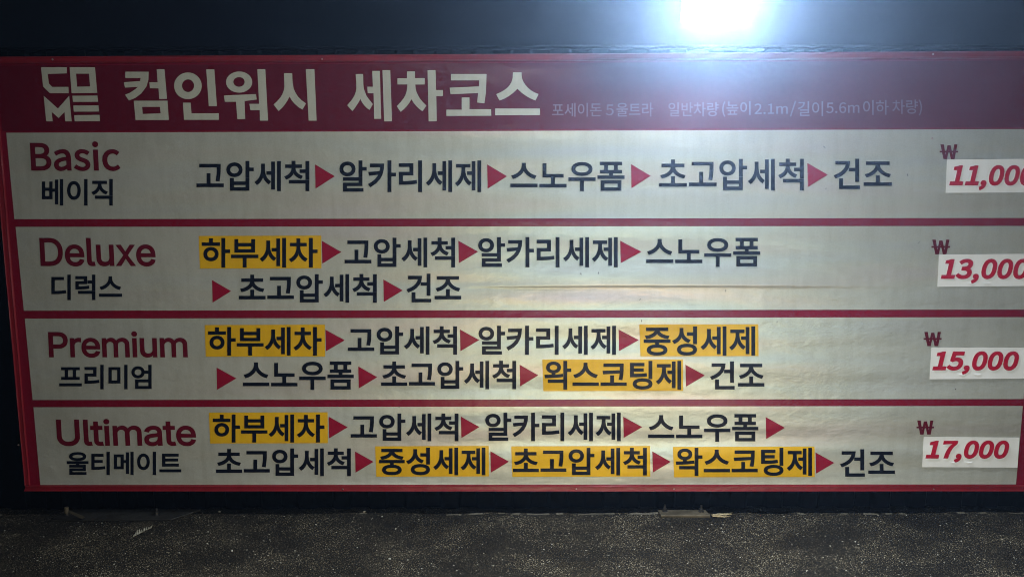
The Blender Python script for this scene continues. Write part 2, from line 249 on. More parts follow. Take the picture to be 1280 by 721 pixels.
# outlines of the letters the sign needs: style, character, advance, contours
GLYPH_DATA = '''
n(408|289,-237 356,-207 301,-100 257,13 227,131 209,253 203,376 209,498 227,619 257,736 301,850 356,957 289,988 228,878 178,762 142,641 119,513 111,376 119,238 142,109 178,-12 228,-127
n)408|120,-237 181,-127 230,-12 267,109 289,238 297,376 289,513 267,641 230,762 181,878 120,988 51,957 107,850 150,736 182,619 200,498 207,376 200,253 182,131 150,13 107,-100 51,-207
n,336|91,-230 151,-197 200,-154 236,-103 259,-43 267,23 263,67 251,103 232,130 206,147 174,152 132,143 102,116 91,75 102,33 131,7 172,-2 185,-1 179,-43 163,-81 139,-114 105,-142 64,-164
n.336|168,-16 208,-5 237,24 248,68 237,112 208,142 168,152 127,142 99,112 88,68 99,24 127,-5
n/474|13,-216 94,-216 455,959 376,959
n0670|336,-16 429,3 505,58 563,150 599,279 611,446 599,611 563,739 505,829 429,883 336,901 242,883 166,829 109,739 73,611 60,446 73,279 109,150 166,58 242,3|336,74 280,87 233,130 197,203 175,307 167,446 175,583 197,687 233,759 280,801 336,814 392,801 439,759 474,687 497,583 505,446 497,307 474,203 439,130 392,87
n1670|106,0 592,0 592,92 414,92 414,885 330,885 278,860 218,839 146,823 146,753 304,753 304,92 106,92
n2670|53,0 610,0 610,95 365,95 220,87 336,203 432,316 505,426 552,534 568,641 556,729 522,801 469,855 397,889 309,901 246,895 189,878 139,851 92,815 48,772 112,709 166,762 227,798 296,812 355,803 401,779 433,742 453,694 459,637 443,542 396,440 316,327 202,203 53,65
n3670|318,-16 408,-5 486,28 548,80 588,150 603,237 593,305 567,361 526,407 475,440 416,461 416,467 468,492 512,525 544,568 565,620 573,680 560,757 525,818 470,864 398,892 314,901 220,887 139,850 68,796 127,726 181,771 242,801 310,812 362,805 403,787 434,757 454,719 460,672 452,617 427,571 381,535 311,511 215,503 215,418 323,410 401,386 453,349 482,300 490,240 482,184 458,139 420,105 370,83 310,76 254,82 205,97 162,119 125,147 92,178 35,106 73,69 120,36 175,9 241,-9
n5670|316,-16 404,-3 483,35 547,97 591,182 606,288 593,392 555,472 497,527 423,560 339,570 290,566 247,554 207,535 230,791 563,791 563,885 133,885 104,472 163,435 211,463 257,481 310,487 372,478 423,452 461,411 486,355 494,285 485,214 458,156 417,112 366,85 306,76 248,81 199,96 157,118 120,144 88,174 33,101 72,67 119,35 174,8 239,-9
n6670|364,-16 443,-2 513,36 568,96 605,176 618,272 607,372 575,450 524,505 455,539 372,550 302,537 232,500 172,443 185,587 219,691 268,760 329,799 400,811 452,802 500,779 540,743 603,811 547,858 479,889 395,901 295,885 206,833 133,741 85,606 68,423 82,265 123,142 186,54 268,2|174,355 234,421 296,457 354,467 412,459 457,433 488,392 507,338 513,272 506,205 485,149 453,107 412,81 364,71 302,83 252,118 214,176 188,255
n7670|239,0 354,0 367,193 392,362 437,516 508,665 614,819 614,885 59,885 59,791 489,791 398,648 331,505 284,354 255,188
nB794|122,0 403,0 514,10 607,41 678,93 723,166 739,260 731,326 706,380 668,423 618,453 559,471 559,477 605,499 641,531 667,571 683,618 689,669 674,752 633,813 569,854 484,878 384,885 122,885|233,510 233,797 370,797 445,792 503,777 545,750 570,709 579,655 571,605 547,565 506,535 445,516 365,510|233,89 233,423 388,423 473,417 540,398 589,367 619,322 629,263 619,199 588,150 539,116 471,96 388,89
na680|262,-16 341,-3 413,31 480,79 483,79 493,0 583,0 583,403 575,494 550,569 506,625 442,660 356,673 256,659 168,626 99,587 141,511 199,545 265,571 338,581 394,572 432,547 457,510 470,465 474,416 325,392 211,357 133,309 86,248 71,170 81,106 107,54 147,16 200,-8|294,74 256,77 225,89 200,109 183,138 178,178 187,225 218,265 274,297 358,323 474,342 474,159 412,112 354,83
nc616|370,-16 447,-6 518,23 582,66 534,141 489,108 437,85 379,76 312,88 256,121 213,174 186,243 176,327 186,412 215,481 259,534 316,568 383,580 431,573 474,553 513,523 569,596 518,634 455,662 378,673 280,658 194,614 125,543 79,447 63,327 78,208 121,113 186,42 271,-1
ni332|111,0 222,0 222,656 111,656|167,791 205,800 231,826 240,865 231,902 205,927 167,936 129,927 103,902 94,865 103,826 129,800
nm1119|111,0 222,0 222,476 280,532 335,565 387,576 431,570 466,550 490,516 504,467 509,401 509,0 618,0 618,476 677,532 732,565 784,576 829,570 863,550 887,516 901,467 906,401 906,0 1016,0 1016,416 1008,506 985,578 945,630 890,662 818,673 741,657 669,613 600,547 581,590 554,625 519,651 474,667 419,673 344,658 276,618 215,561 213,561 202,656 111,656
ns565|283,-16 367,-6 433,22 481,64 511,118 521,179 509,244 478,292 433,328 379,355 321,378 278,395 240,412 209,433 188,459 180,492 185,522 199,548 223,568 257,582 302,587 356,579 405,559 451,529 504,598 447,636 378,663 301,673 222,663 159,637 113,597 85,546 75,487 86,427 116,381 159,346 211,319 266,297 309,280 350,261 384,238 407,209 416,173 410,140 395,112 369,90 333,75 286,70 214,80 151,107 92,149 39,75 109,28 192,-4
n₩670|-21,410 75,410 130,0 244,0 298,410 373,410 429,0 547,0 599,410 687,410 687,466 606,466 657,861 562,861 524,466 436,466 388,807 290,807 243,466 157,466 118,861 14,861 68,465 -21,460|306,466 310,503 332,724 338,724 360,504 365,466|518,410 505,267 488,85 483,85 464,267 443,410|234,410 215,267 197,85 191,85 176,267 162,410
n건1111|622,662 622,579 859,579 859,191 959,191 959,998 859,998 859,662|132,914 132,831 518,831 488,719 425,618 333,529 216,455 77,397 120,316 291,391 432,490 537,612 604,754 627,914|268,273 268,-70 987,-70 987,12 370,12 370,273
n고1111|165,889 165,807 830,807 830,782 828,641 818,479 789,288 890,275 918,475 929,639 930,782 930,889|445,533 445,143 60,143 60,59 1047,59 1047,143 544,143 544,533
n길1111|855,999 855,441 956,441 956,999|134,946 134,864 521,864 495,765 437,678 347,604 227,545 79,500 115,419 292,475 436,556 542,661 608,791 631,946|252,-4 252,-83 993,-83 993,-4 352,-4 352,123 956,123 956,389 249,389 249,309 855,309 855,198 252,198
n노1111|181,906 181,420 504,420 504,129 60,129 60,47 1051,47 1051,129 604,129 604,420 937,420 937,503 283,503 283,906
n높1111|60,501 60,420 1047,420 1047,501 604,501 604,638 937,638 937,720 294,720 294,975 194,975 194,638 504,638 504,501|161,2 161,-80 948,-80 948,2 773,2 773,232 939,232 939,312 170,312 170,232 336,232 336,2|435,232 674,232 674,2 435,2
n돈1111|185,943 185,565 504,565 504,424 60,424 60,343 1049,343 1049,424 604,424 604,565 935,565 935,647 285,647 285,861 925,861 925,943|187,244 187,-70 943,-70 943,12 286,12 286,244
n디1111|854,999 854,-95 954,-95 954,999|130,895 130,175 219,175 417,178 586,189 748,213 738,297 582,274 420,264 231,261 231,812 646,812 646,895
n라1111|801,999 801,-95 900,-95 900,481 1079,481 1079,565 900,565 900,999|103,898 103,815 496,815 496,587 105,587 105,168 192,168 382,171 550,183 715,208 705,290 547,267 386,255 204,252 204,505 596,505 596,898
n량1111|559,306 436,297 336,272 262,231 215,175 199,106 215,37 262,-18 336,-58 436,-83 559,-92 682,-83 782,-58 856,-18 902,37 918,106 902,175 856,231 782,272 682,297|559,227 649,222 722,206 775,182 809,148 820,106 809,65 775,31 722,6 649,-9 559,-14 469,-9 397,6 342,31 309,65 297,106 309,148 342,182 397,206 469,222|808,998 808,337 908,337 908,515 1070,515 1070,599 908,599 908,744 1070,744 1070,829 908,829 908,998|105,930 105,849 499,849 499,712 108,712 108,401 193,401 380,404 546,414 713,437 703,519 543,498 383,487 207,484 207,634 597,634 597,930
n럭1111|228,268 228,187 859,187 859,-95 959,-95 959,268|655,736 655,654 859,654 859,330 959,330 959,998 859,998 859,736|104,933 104,850 489,850 489,705 106,705 106,385 188,385 363,388 523,397 685,417 676,500 522,480 371,471 205,469 205,627 587,627 587,933
n리1111|856,999 856,-95 956,-95 956,999|121,898 121,815 524,815 524,588 123,588 123,169 214,169 396,172 575,184 763,209 754,291 572,268 399,256 225,252 225,507 626,507 626,898
n메1111|422,792 422,279 193,279 193,792|893,999 893,-94 989,-94 989,999|675,976 675,587 516,587 516,872 99,872 99,199 516,199 516,505 675,505 675,-39 771,-39 771,976
n미1111|122,891 122,180 625,180 625,891|528,812 528,261 221,261 221,812|854,999 854,-95 954,-95 954,999
n반1111|105,919 105,379 611,379 611,919 512,919 512,737 204,737 204,919|204,658 512,658 512,460 204,460|808,998 808,196 908,196 908,585 1069,585 1069,668 908,668 908,998|228,273 228,-70 957,-70 957,12 327,12 327,273
n베1111|194,544 425,544 425,263 194,263|893,999 893,-94 989,-94 989,999|675,975 675,585 517,585 517,891 425,891 425,625 194,625 194,891 99,891 99,180 517,180 517,501 675,501 675,-40 771,-40 771,975
n부1111|185,954 185,482 924,482 924,954 824,954 824,805 284,805 284,954|284,724 824,724 824,564 284,564|59,352 59,271 503,271 503,-94 602,-94 602,271 1050,271 1050,352
n성1111|599,320 475,311 374,285 298,243 252,185 236,114 252,42 298,-15 374,-57 475,-83 599,-92 724,-83 825,-57 900,-15 947,42 963,114 947,185 900,243 825,285 724,311|599,240 690,235 763,219 818,193 852,157 864,114 852,70 818,35 763,10 690,-7 599,-12 509,-7 435,10 380,35 346,70 335,114 346,157 380,193 435,219 509,235|336,937 336,825 323,727 287,638 229,560 152,497 59,452 112,371 187,406 253,453 309,510 354,576 388,650 421,585 465,527 517,477 579,435 647,403 702,482 613,524 539,583 483,656 447,738 435,829 435,937|621,768 621,685 859,685 859,353 959,353 959,999 859,999 859,768
n세1111|893,999 893,-94 989,-94 989,999|670,976 670,608 490,608 490,524 670,524 670,-39 765,-39 765,976|288,896 288,687 277,575 246,466 197,367 131,282 48,216 111,141 172,187 226,245 271,314 309,391 337,475 364,398 399,327 443,264 494,209 552,165 609,243 531,306 468,388 422,483 394,586 384,691 384,896
n스1111|60,137 60,53 1051,53 1051,137|498,923 498,840 475,731 413,633 323,550 216,488 101,451 146,367 245,400 340,449 426,514 498,592 551,681 604,591 676,513 762,448 857,399 956,367 1001,451 886,487 778,550 688,633 626,731 603,840 603,923
n알1111|362,959 270,948 192,915 132,864 93,797 80,716 93,636 132,569 192,518 270,485 362,474 454,485 532,518 592,569 630,636 644,716 630,797 592,864 532,915 454,948|362,877 422,869 473,848 513,814 538,769 547,716 538,663 513,619 473,584 422,562 362,554 302,562 251,584 212,619 187,663 178,716 187,769 212,814 251,848 302,869|808,999 808,443 908,443 908,680 1069,680 1069,763 908,763 908,999|217,1 217,-80 947,-80 947,1 315,1 315,123 908,123 908,391 215,391 215,312 809,312 809,198 217,198
n압1111|365,943 272,932 194,898 134,845 95,775 81,692 95,608 134,538 194,484 272,450 365,438 458,450 536,484 596,538 635,608 649,692 635,775 596,845 536,898 458,932|365,860 426,852 478,830 517,794 543,748 552,692 543,636 517,589 478,554 426,531 365,523 304,531 253,554 213,589 188,636 179,692 188,748 213,794 253,830 304,852|220,354 220,-80 908,-80 908,354 808,354 808,220 319,220 319,354|319,140 808,140 808,2 319,2|808,999 808,407 908,407 908,666 1069,666 1069,749 908,749 908,999
n엄1111|359,852 419,843 470,820 509,783 535,735 544,678 535,620 509,573 470,536 419,513 359,505 298,513 247,536 207,573 182,620 173,678 182,735 207,783 247,820 298,843|250,315 250,-80 959,-80 959,315|861,234 861,2 349,2 349,234|859,999 859,722 635,722 613,794 571,853 513,898 441,926 359,936 267,924 189,889 129,834 91,763 77,678 91,592 129,521 189,467 267,433 359,420 443,431 516,460 574,506 615,567 637,640 859,640 859,372 959,372 959,999
n왁1111|194,255 194,174 807,174 807,-94 907,-94 907,255|390,894 448,888 497,870 534,842 557,805 565,761 557,717 534,680 497,652 448,634 390,628 332,634 284,652 247,680 223,717 215,761 223,805 247,842 284,870 332,888|390,970 301,960 227,933 170,889 134,831 121,761 131,698 160,644 206,601 267,571 341,553 341,447 59,443 71,361 279,364 511,376 747,407 738,480 642,468 542,458 441,452 441,554 514,571 574,602 620,645 649,698 660,761 647,831 610,889 553,933 479,960|807,998 807,309 907,309 907,609 1067,609 1067,692 907,692 907,998
n우1111|552,956 425,945 320,913 239,863 188,797 170,715 188,634 239,568 320,518 425,487 552,476 680,487 785,518 866,568 917,634 935,715 917,797 866,863 785,913 680,945|552,875 646,867 723,846 782,813 819,769 832,715 819,662 782,618 723,585 646,564 552,557 459,564 382,585 323,618 286,662 273,715 286,769 323,813 382,846 459,867|59,373 59,290 503,290 503,-94 602,-94 602,290 1050,290 1050,373
n울1111|553,986 421,978 314,954 235,916 186,863 169,797 186,731 235,678 314,639 421,616 553,608 686,616 793,639 872,678 921,731 937,797 921,863 872,916 793,954 686,978|553,910 651,905 730,891 787,868 823,836 835,797 823,757 787,725 730,702 651,688 553,684 456,688 378,702 321,725 285,757 273,797 285,836 321,868 378,891 456,905|182,-4 182,-82 953,-82 953,-4 280,-4 280,108 920,108 920,354 603,354 603,455 1047,455 1047,536 60,536 60,455 503,455 503,354 180,354 180,278 823,278 823,181 182,181
n이1111|854,999 854,-95 954,-95 954,999|378,914 287,897 210,847 151,768 114,663 100,534 114,405 151,299 210,219 287,170 378,152 469,170 545,219 604,299 641,405 655,534 641,663 604,768 545,847 469,897|378,825 438,812 487,773 525,713 550,632 558,534 550,435 525,354 487,293 438,255 378,242 318,255 268,293 230,354 205,435 197,534 205,632 230,713 268,773 318,812
n일1111|367,959 275,948 197,915 137,863 98,796 85,716 98,636 137,570 197,519 275,486 367,475 459,486 537,519 597,570 635,636 649,716 635,796 597,863 537,915 459,948|367,876 427,868 478,847 518,813 543,769 552,716 543,664 518,620 478,586 427,564 367,557 307,564 256,586 217,620 191,664 182,716 191,769 217,813 256,847 307,868|855,999 855,440 956,440 956,999|252,1 252,-80 993,-80 993,1 349,1 349,121 956,121 956,385 249,385 249,306 856,306 856,196 252,196
n제1111|891,999 891,-94 987,-94 987,999|673,974 673,606 493,606 493,524 673,524 673,-37 767,-37 767,974|77,871 77,789 284,789 284,690 274,571 244,457 196,354 130,266 47,199 109,124 170,172 224,232 269,303 306,382 333,469 361,389 396,315 440,250 492,194 552,150 612,225 531,288 466,371 419,469 390,577 381,690 381,789 576,789 576,871
n조1111|505,394 505,129 60,129 60,46 1051,46 1051,129 605,129 605,394|143,900 143,817 503,817 503,794 480,693 418,602 328,525 222,468 109,435 150,355 249,384 344,430 430,490 502,563 556,647 609,564 682,492 768,433 864,389 964,360 1005,440 890,471 782,527 692,603 630,693 606,794 606,817 966,817 966,900
n중1111|553,214 647,209 723,195 779,172 814,140 826,100 814,60 779,29 723,5 647,-10 553,-14 459,-10 383,5 327,29 292,60 280,100 292,140 327,172 383,195 459,209|60,488 60,406 504,406 504,291 392,279 301,253 234,214 193,163 179,100 195,33 243,-21 320,-60 424,-84 553,-92 682,-84 785,-60 862,-21 910,33 927,100 912,163 871,214 804,253 714,279 603,291 603,406 1047,406 1047,488|151,948 151,867 489,867 465,799 409,739 327,690 227,654 116,633 151,553 257,573 354,606 439,652 507,709 553,776 601,709 670,652 754,606 851,573 957,553 993,633 881,654 781,690 699,739 642,799 618,867 958,867 958,948
n직1111|855,999 855,338 956,338 956,999|226,280 226,198 855,198 855,-94 956,-94 956,280|101,923 101,841 352,841 352,798 339,708 301,623 243,549 167,488 75,443 127,366 201,400 267,444 324,499 370,562 405,633 440,568 485,509 541,459 606,418 678,387 728,465 638,506 562,563 503,633 466,713 453,798 453,841 699,841 699,923
n차1111|325,978 325,809 80,809 80,728 326,728 326,645 313,534 275,427 216,332 140,253 50,194 106,117 178,161 242,218 297,287 343,366 377,453 410,372 453,299 506,234 566,179 634,138 691,214 603,272 529,349 473,440 437,540 424,645 424,728 667,728 667,809 425,809 425,978|800,999 800,-94 900,-94 900,466 1079,466 1079,551 900,551 900,999
n척1111|230,277 230,193 859,193 859,-95 959,-95 959,277|859,999 859,679 638,679 638,596 859,596 859,333 959,333 959,999|333,1004 333,866 91,866 91,785 333,785 333,759 321,672 284,592 227,521 153,464 63,423 112,344 185,377 250,419 306,471 351,531 384,599 419,537 466,481 521,433 586,393 658,364 704,443 614,482 539,535 482,601 445,677 432,759 432,785 674,785 674,866 434,866 434,1004
n초1111|505,374 505,127 60,127 60,43 1051,43 1051,127 604,127 604,374|505,976 505,826 152,826 152,744 504,744 483,649 428,566 343,497 237,447 115,416 153,337 256,362 351,400 434,451 503,515 554,589 606,515 675,451 759,400 853,362 956,337 994,416 872,447 766,497 681,566 626,649 605,744 957,744 957,826 604,826 604,976
n카1111|130,885 130,803 522,803 516,738 505,675 489,614 75,585 91,496 458,532 412,447 351,368 275,294 182,226 70,163 126,86 328,213 469,360 560,523 608,699 622,885|800,999 800,-93 900,-93 900,472 1074,472 1074,556 900,556 900,999
n코1111|179,893 179,811 830,811 830,789 827,629 147,602 163,515 823,553 814,474 802,387 784,294 883,283 915,484 926,648 928,789 928,893|445,420 445,138 60,138 60,54 1047,54 1047,138 544,138 544,420
n트1111|60,130 60,47 1051,47 1051,130|187,905 187,329 937,329 937,410 289,410 289,581 902,581 902,662 289,662 289,823 927,823 927,905
n티1111|856,999 856,-94 957,-94 957,999|129,900 129,169 216,169 407,172 575,182 742,204 731,286 572,264 411,254 228,251 228,512 618,512 618,593 228,593 228,817 658,817 658,900
n팅1111|855,998 855,323 956,323 956,998|594,306 469,297 367,272 291,232 244,176 228,108 244,38 291,-17 367,-58 469,-83 594,-92 720,-83 822,-58 898,-17 945,38 962,108 945,176 898,232 822,272 720,297|594,227 686,222 760,207 815,182 849,149 861,108 849,66 815,32 760,7 686,-8 594,-13 503,-8 428,7 373,32 339,66 327,108 339,149 373,182 428,207 503,222|123,918 123,399 211,399 420,401 587,410 742,430 731,511 583,491 423,483 223,481 223,622 612,622 612,702 223,702 223,837 643,837 643,918
n포1111|150,454 150,374 503,374 503,126 60,126 60,41 1051,41 1051,126 602,126 602,374 956,374 956,454 788,454 788,812 958,812 958,894 147,894 147,812 316,812 316,454|417,812 689,812 689,454 417,454
n폼1111|181,265 181,-80 927,-80 927,265|829,185 829,2 279,2 279,185|156,655 156,573 503,573 503,448 60,448 60,367 1047,367 1047,448 603,448 603,573 949,573 949,655 789,655 789,882 953,882 953,964 152,964 152,882 316,882 316,655|417,882 689,882 689,655 417,655
n프1111|60,130 60,46 1051,46 1051,130|150,428 150,347 956,347 956,428 788,428 788,807 958,807 958,889 147,889 147,807 316,807 316,428|417,807 689,807 689,428 417,428
n하1111|382,652 295,640 221,606 164,553 128,484 115,401 128,318 164,248 221,195 295,162 382,150 468,162 542,195 598,248 635,318 647,401 635,484 598,553 542,606 468,640|382,569 437,561 484,538 520,502 544,456 552,401 544,346 520,299 484,264 437,241 382,233 326,241 279,264 242,299 219,346 210,401 219,456 242,502 279,538 326,561|801,999 801,-94 900,-94 900,466 1079,466 1079,550 900,550 900,999|330,986 330,824 54,824 54,742 698,742 698,824 430,824 430,986
iD1733|755,0 331,0 331,197 741,197 876,206 994,233 1097,279 1183,341 1253,420 1307,514 1346,623 1369,746 1377,881 1369,1015 1346,1136 1308,1244 1255,1337 1186,1415 1102,1477 1004,1522 890,1549 762,1558 322,1558 322,1755 777,1755 940,1743 1087,1708 1216,1650 1286,1605 1348,1552 1404,1492 1453,1424 1495,1349 1549,1210 1582,1054 1592,881 1582,707 1549,549 1495,409 1452,334 1402,266 1345,205 1281,152 1210,106 1076,47 924,12|430,1755 430,0 207,0 207,1755
iP1534|207,0 207,1755 812,1755 939,1747 1051,1722 1147,1681 1228,1627 1294,1560 1345,1482 1381,1395 1403,1301 1410,1199 1403,1098 1381,1004 1345,916 1294,837 1228,770 1147,715 1051,674 939,649 812,641 377,641 377,836 802,836 888,842 962,857 1025,883 1076,919 1118,962 1149,1013 1171,1070 1184,1132 1188,1199 1184,1266 1171,1328 1149,1385 1118,1436 1076,1478 1024,1513 961,1539 887,1554 801,1560 430,1560 430,0
iU1784|893,-28 761,-19 640,8 531,53 436,114 356,188 292,276 245,374 217,481 207,597 207,1755 429,1755 429,615 435,534 454,459 485,390 528,329 582,277 645,234 719,203 801,184 893,178 985,184 1067,203 1141,234 1204,277 1257,329 1299,390 1330,459 1348,534 1355,615 1355,1755 1577,1755 1577,597 1568,481 1539,374 1492,276 1428,188 1349,114 1254,53 1145,8 1025,-19
ia1343|551,-29 471,-24 396,-9 326,17 262,53 209,98 164,154 131,218 111,291 105,372 110,443 124,504 149,555 182,599 221,636 267,666 319,691 374,711 432,727 615,759 806,782 851,789 887,798 915,810 935,827 947,850 951,879 951,886 947,937 937,983 920,1024 896,1058 865,1087 827,1111 783,1128 732,1138 675,1141 616,1138 562,1128 515,1112 473,1091 436,1066 406,1038 380,1007 360,976 345,945 141,1005 176,1079 219,1142 271,1194 329,1236 392,1270 459,1295 528,1312 599,1323 669,1326 718,1324 770,1318 825,1309 880,1294 934,1272 986,1243 1034,1207 1076,1161 1112,1105 1139,1038 1156,959 1161,867 1161,0 954,0 954,179 940,179 922,148 899,117 869,85 834,54 792,27 743,4 687,-15 623,-26|588,157 662,162 728,177 786,203 836,236 877,276 909,322 932,371 946,423 951,476 951,655 939,645 920,636 895,628 798,607 691,591 605,580 556,572 509,561 463,547 422,530 387,507 357,481 335,448 321,408 317,362 321,319 332,282 352,249 378,221 410,198 448,180 490,167 537,159
ie1393|731,-28 610,-19 501,9 403,57 319,120 248,199 192,293 151,399 126,516 118,644 126,773 150,892 191,999 246,1094 315,1175 397,1240 491,1288 594,1317 708,1326 779,1322 848,1310 917,1290 983,1262 1044,1224 1101,1176 1152,1119 1196,1051 1232,972 1259,883 1275,782 1280,669 1280,584 258,584 258,762 1166,762 1068,697 1064,780 1050,857 1027,926 995,988 955,1040 906,1082 848,1114 782,1133 708,1139 632,1133 565,1113 505,1081 453,1039 410,988 376,930 351,866 336,799 331,728 331,612 337,521 353,439 381,366 419,304 466,253 521,212 585,183 655,165 733,159 784,162 831,169 875,182 916,200 952,223 985,251 1013,284 1036,322 1054,364 1259,313 1235,249 1200,189 1156,135 1103,88 1043,48 975,15 900,-9 819,-23
ii575|181,0 181,1309 392,1309 392,0|289,1528 250,1532 216,1546 186,1568 162,1597 147,1630 143,1667 147,1704 162,1737 186,1766 216,1789 250,1802 289,1807 327,1802 362,1789 393,1766 417,1737 431,1704 436,1667 431,1630 417,1597 393,1568 362,1546 327,1532
il653|481,-8 388,0 313,26 255,69 214,129 190,202 181,291 181,1755 392,1755 392,340 395,287 402,245 415,215 435,195 464,183 504,179 553,181 585,187 623,9 558,-3
im2104|181,0 181,1309 386,1309 388,1019 371,1019 393,1085 421,1143 457,1193 498,1236 544,1270 594,1297 646,1317 700,1328 756,1332 847,1322 925,1293 991,1244 1044,1180 1083,1104 1107,1017 1078,1017 1098,1078 1126,1134 1163,1184 1207,1227 1257,1264 1313,1293 1374,1315 1438,1328 1507,1332 1580,1327 1650,1310 1715,1283 1774,1244 1824,1194 1865,1133 1896,1060 1915,976 1921,880 1921,0 1710,0 1710,875 1701,961 1675,1029 1630,1079 1574,1113 1512,1133 1444,1140 1388,1136 1337,1124 1291,1103 1251,1075 1218,1041 1191,1001 1172,956 1161,906 1157,853 1157,0 946,0 946,896 938,965 913,1024 873,1073 820,1110 758,1133 688,1140 638,1136 590,1124 544,1104 501,1076 465,1041 434,998 411,947 397,888 392,821 392,0
ir894|181,0 181,1309 385,1309 385,1107 398,1107 429,1169 471,1222 526,1267 590,1301 659,1321 735,1327 791,1326 840,1324 840,1112 793,1119 714,1124 655,1119 600,1107 549,1085 504,1056 465,1021 434,978 411,930 397,876 392,817 392,0
it784|703,1309 703,1128 22,1128 22,1309|224,1625 435,1625 435,337 438,285 450,243 469,211 498,190 537,176 588,172 639,176 696,185 735,6 662,-9 581,-14 476,-4 388,25 317,74 265,140 234,222 224,320
iu1415|629,-18 545,-12 467,7 396,37 334,80 281,135 239,203 207,283 188,375 181,479 181,1309 392,1309 392,497 401,403 428,323 472,259 532,211 605,183 690,173 751,178 807,191 859,214 906,245 945,285 978,334 1002,391 1016,455 1021,527 1021,1309 1232,1309 1232,0 1028,0 1028,317 1060,317 1014,207 956,121 887,58 809,16 723,-9
ix1306|72,0 591,753 590,590 99,1309 345,1309 509,1054 618,874 715,710 605,710 698,874 729,932 764,992 804,1054 972,1309 1213,1309 720,582 720,739 1234,0 989,0 796,294 690,469 596,627 706,627 615,469 511,294 316,0
'''
GLYPHS = {}
for line in GLYPH_DATA.strip().split('\n'):
    parts = line[2:].split('|')
    GLYPHS[line[:2]] = (int(parts[0]), [[tuple(map(float, t.split(','))) for t in s.split()] for s in parts[1:]])

def grow(lp, d):                              # thickens a glyph outline by d (mitred)
    n = len(lp); out = []
    for i in range(n):
        p0, p1, p2 = Vector(lp[i - 1]), Vector(lp[i]), Vector(lp[(i + 1) % n])
        a = (p1 - p0).normalized(); b = (p2 - p1).normalized()
        na = Vector((-a.y, a.x)); nb = Vector((-b.y, b.x)); s = na + nb
        if s.length < 0.35: s = na
        else: s = s / max(0.55, s.length_squared / 2)
        out.append(tuple(p1 + s * d))
    return out

def text(body, x0, x1, y0, y1, weight, y, material, parent, name='lettering', font='n', shear=0.0, gap=None, tilt=0.0):
    """A run of lettering whose ink fills the photo box x0..x1, y0..y1."""
    loops = []; pen = 0
    for i, ch in enumerate(body):
        if ch == ' ': pen += 330; continue
        adv, sp = GLYPHS[font + ch]
        loops += [[(px + pen + shear * py, py) for px, py in s] for s in sp]
        pen += adv + ((gap or {}).get(i, 0) if isinstance(gap, dict) else (gap or 0))
    xs = [p[0] for l in loops for p in l]; ys = [p[1] for l in loops for p in l]
    mx0, mx1, my0, my1 = min(xs), max(xs), min(ys), max(ys)
    sx = (x1 - x0 - 2 * weight) / (mx1 - mx0); sy = (y1 - y0 - 2 * weight) / (my1 - my0)
    def px(p): 
        return ((p[0] - mx0) * sx + x0 + weight, -(p[1] - my0) * sy + y1 - weight)
    pix = [[px(p) for p in l] for l in loops]
    # outer contours of these fonts run clockwise in image space or not: find the sign from the biggest loop
    area = lambda l: sum(l[i - 1][0] * l[i][1] - l[i][0] * l[i - 1][1] for i in range(len(l)))
    big = max(pix, key=lambda l: abs(area(l))); sg = -1 if area(big) > 0 else 1
    pix = [grow(l, sg * weight) for l in pix]
    if tilt: pix = [[(a, b + tilt * (a - x0)) for a, b in l] for l in pix]
    return flat(name, pix, y, material, parent)

# ------------------------------------------------------------------ the ground
SLAB_Y = 0.0                                  # the asphalt slab ends just under the sign face
def slab():
    bm = bmesh.new()
    nx = 420; rnd = random.Random(3); edge = []; j = 0
    xs = [-7 + 14 * i / nx for i in range(nx + 1)]
    for x in xs:
        j = 0.75 * j + rnd.uniform(-0.006, 0.006); edge.append(SLAB_Y + j)
    rows = []
    for yv, z in ((-12, 0), (-4, 0), (-1.2, 0), (-0.35, 0)):
        rows.append([bm.verts.new((x, yv, z)) for x in xs])
    rows.append([bm.verts.new((x, e - 0.016, 0.0)) for x, e in zip(xs, edge)])
    rows.append([bm.verts.new((x, e - 0.004, 0.0015 + rnd.uniform(-0.002, 0.0025))) for x, e in zip(xs, edge)])
    rows.append([bm.verts.new((x, e + 0.004, -0.05)) for x, e in zip(xs, edge)])
    for a, b in zip(rows, rows[1:]):
        for i in range(nx): bm.faces.new((a[i], a[i + 1], b[i + 1], b[i]))
    o = bm_obj('ground', bm, 'asphalt'); o['kind'] = 'structure'
    o.data.materials.append(M['lit_edge'])           # lamplight on the broken slab edge, painted in as a paler colour
    for p in o.data.polygons:
        c = p.center
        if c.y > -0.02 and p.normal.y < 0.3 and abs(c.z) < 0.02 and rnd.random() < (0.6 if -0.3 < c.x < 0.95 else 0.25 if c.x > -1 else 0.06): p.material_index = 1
    if o.data.polygons[0].normal.z < 0: o.data.flip_normals()
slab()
o = mesh('gutter_strip', [(-7, -0.05, -0.03), (7, -0.05, -0.03), (7, 0.6, -0.03), (-7, 0.6, -0.03)], [(0, 1, 2, 3)], 'dirt'); o['kind'] = 'structure'

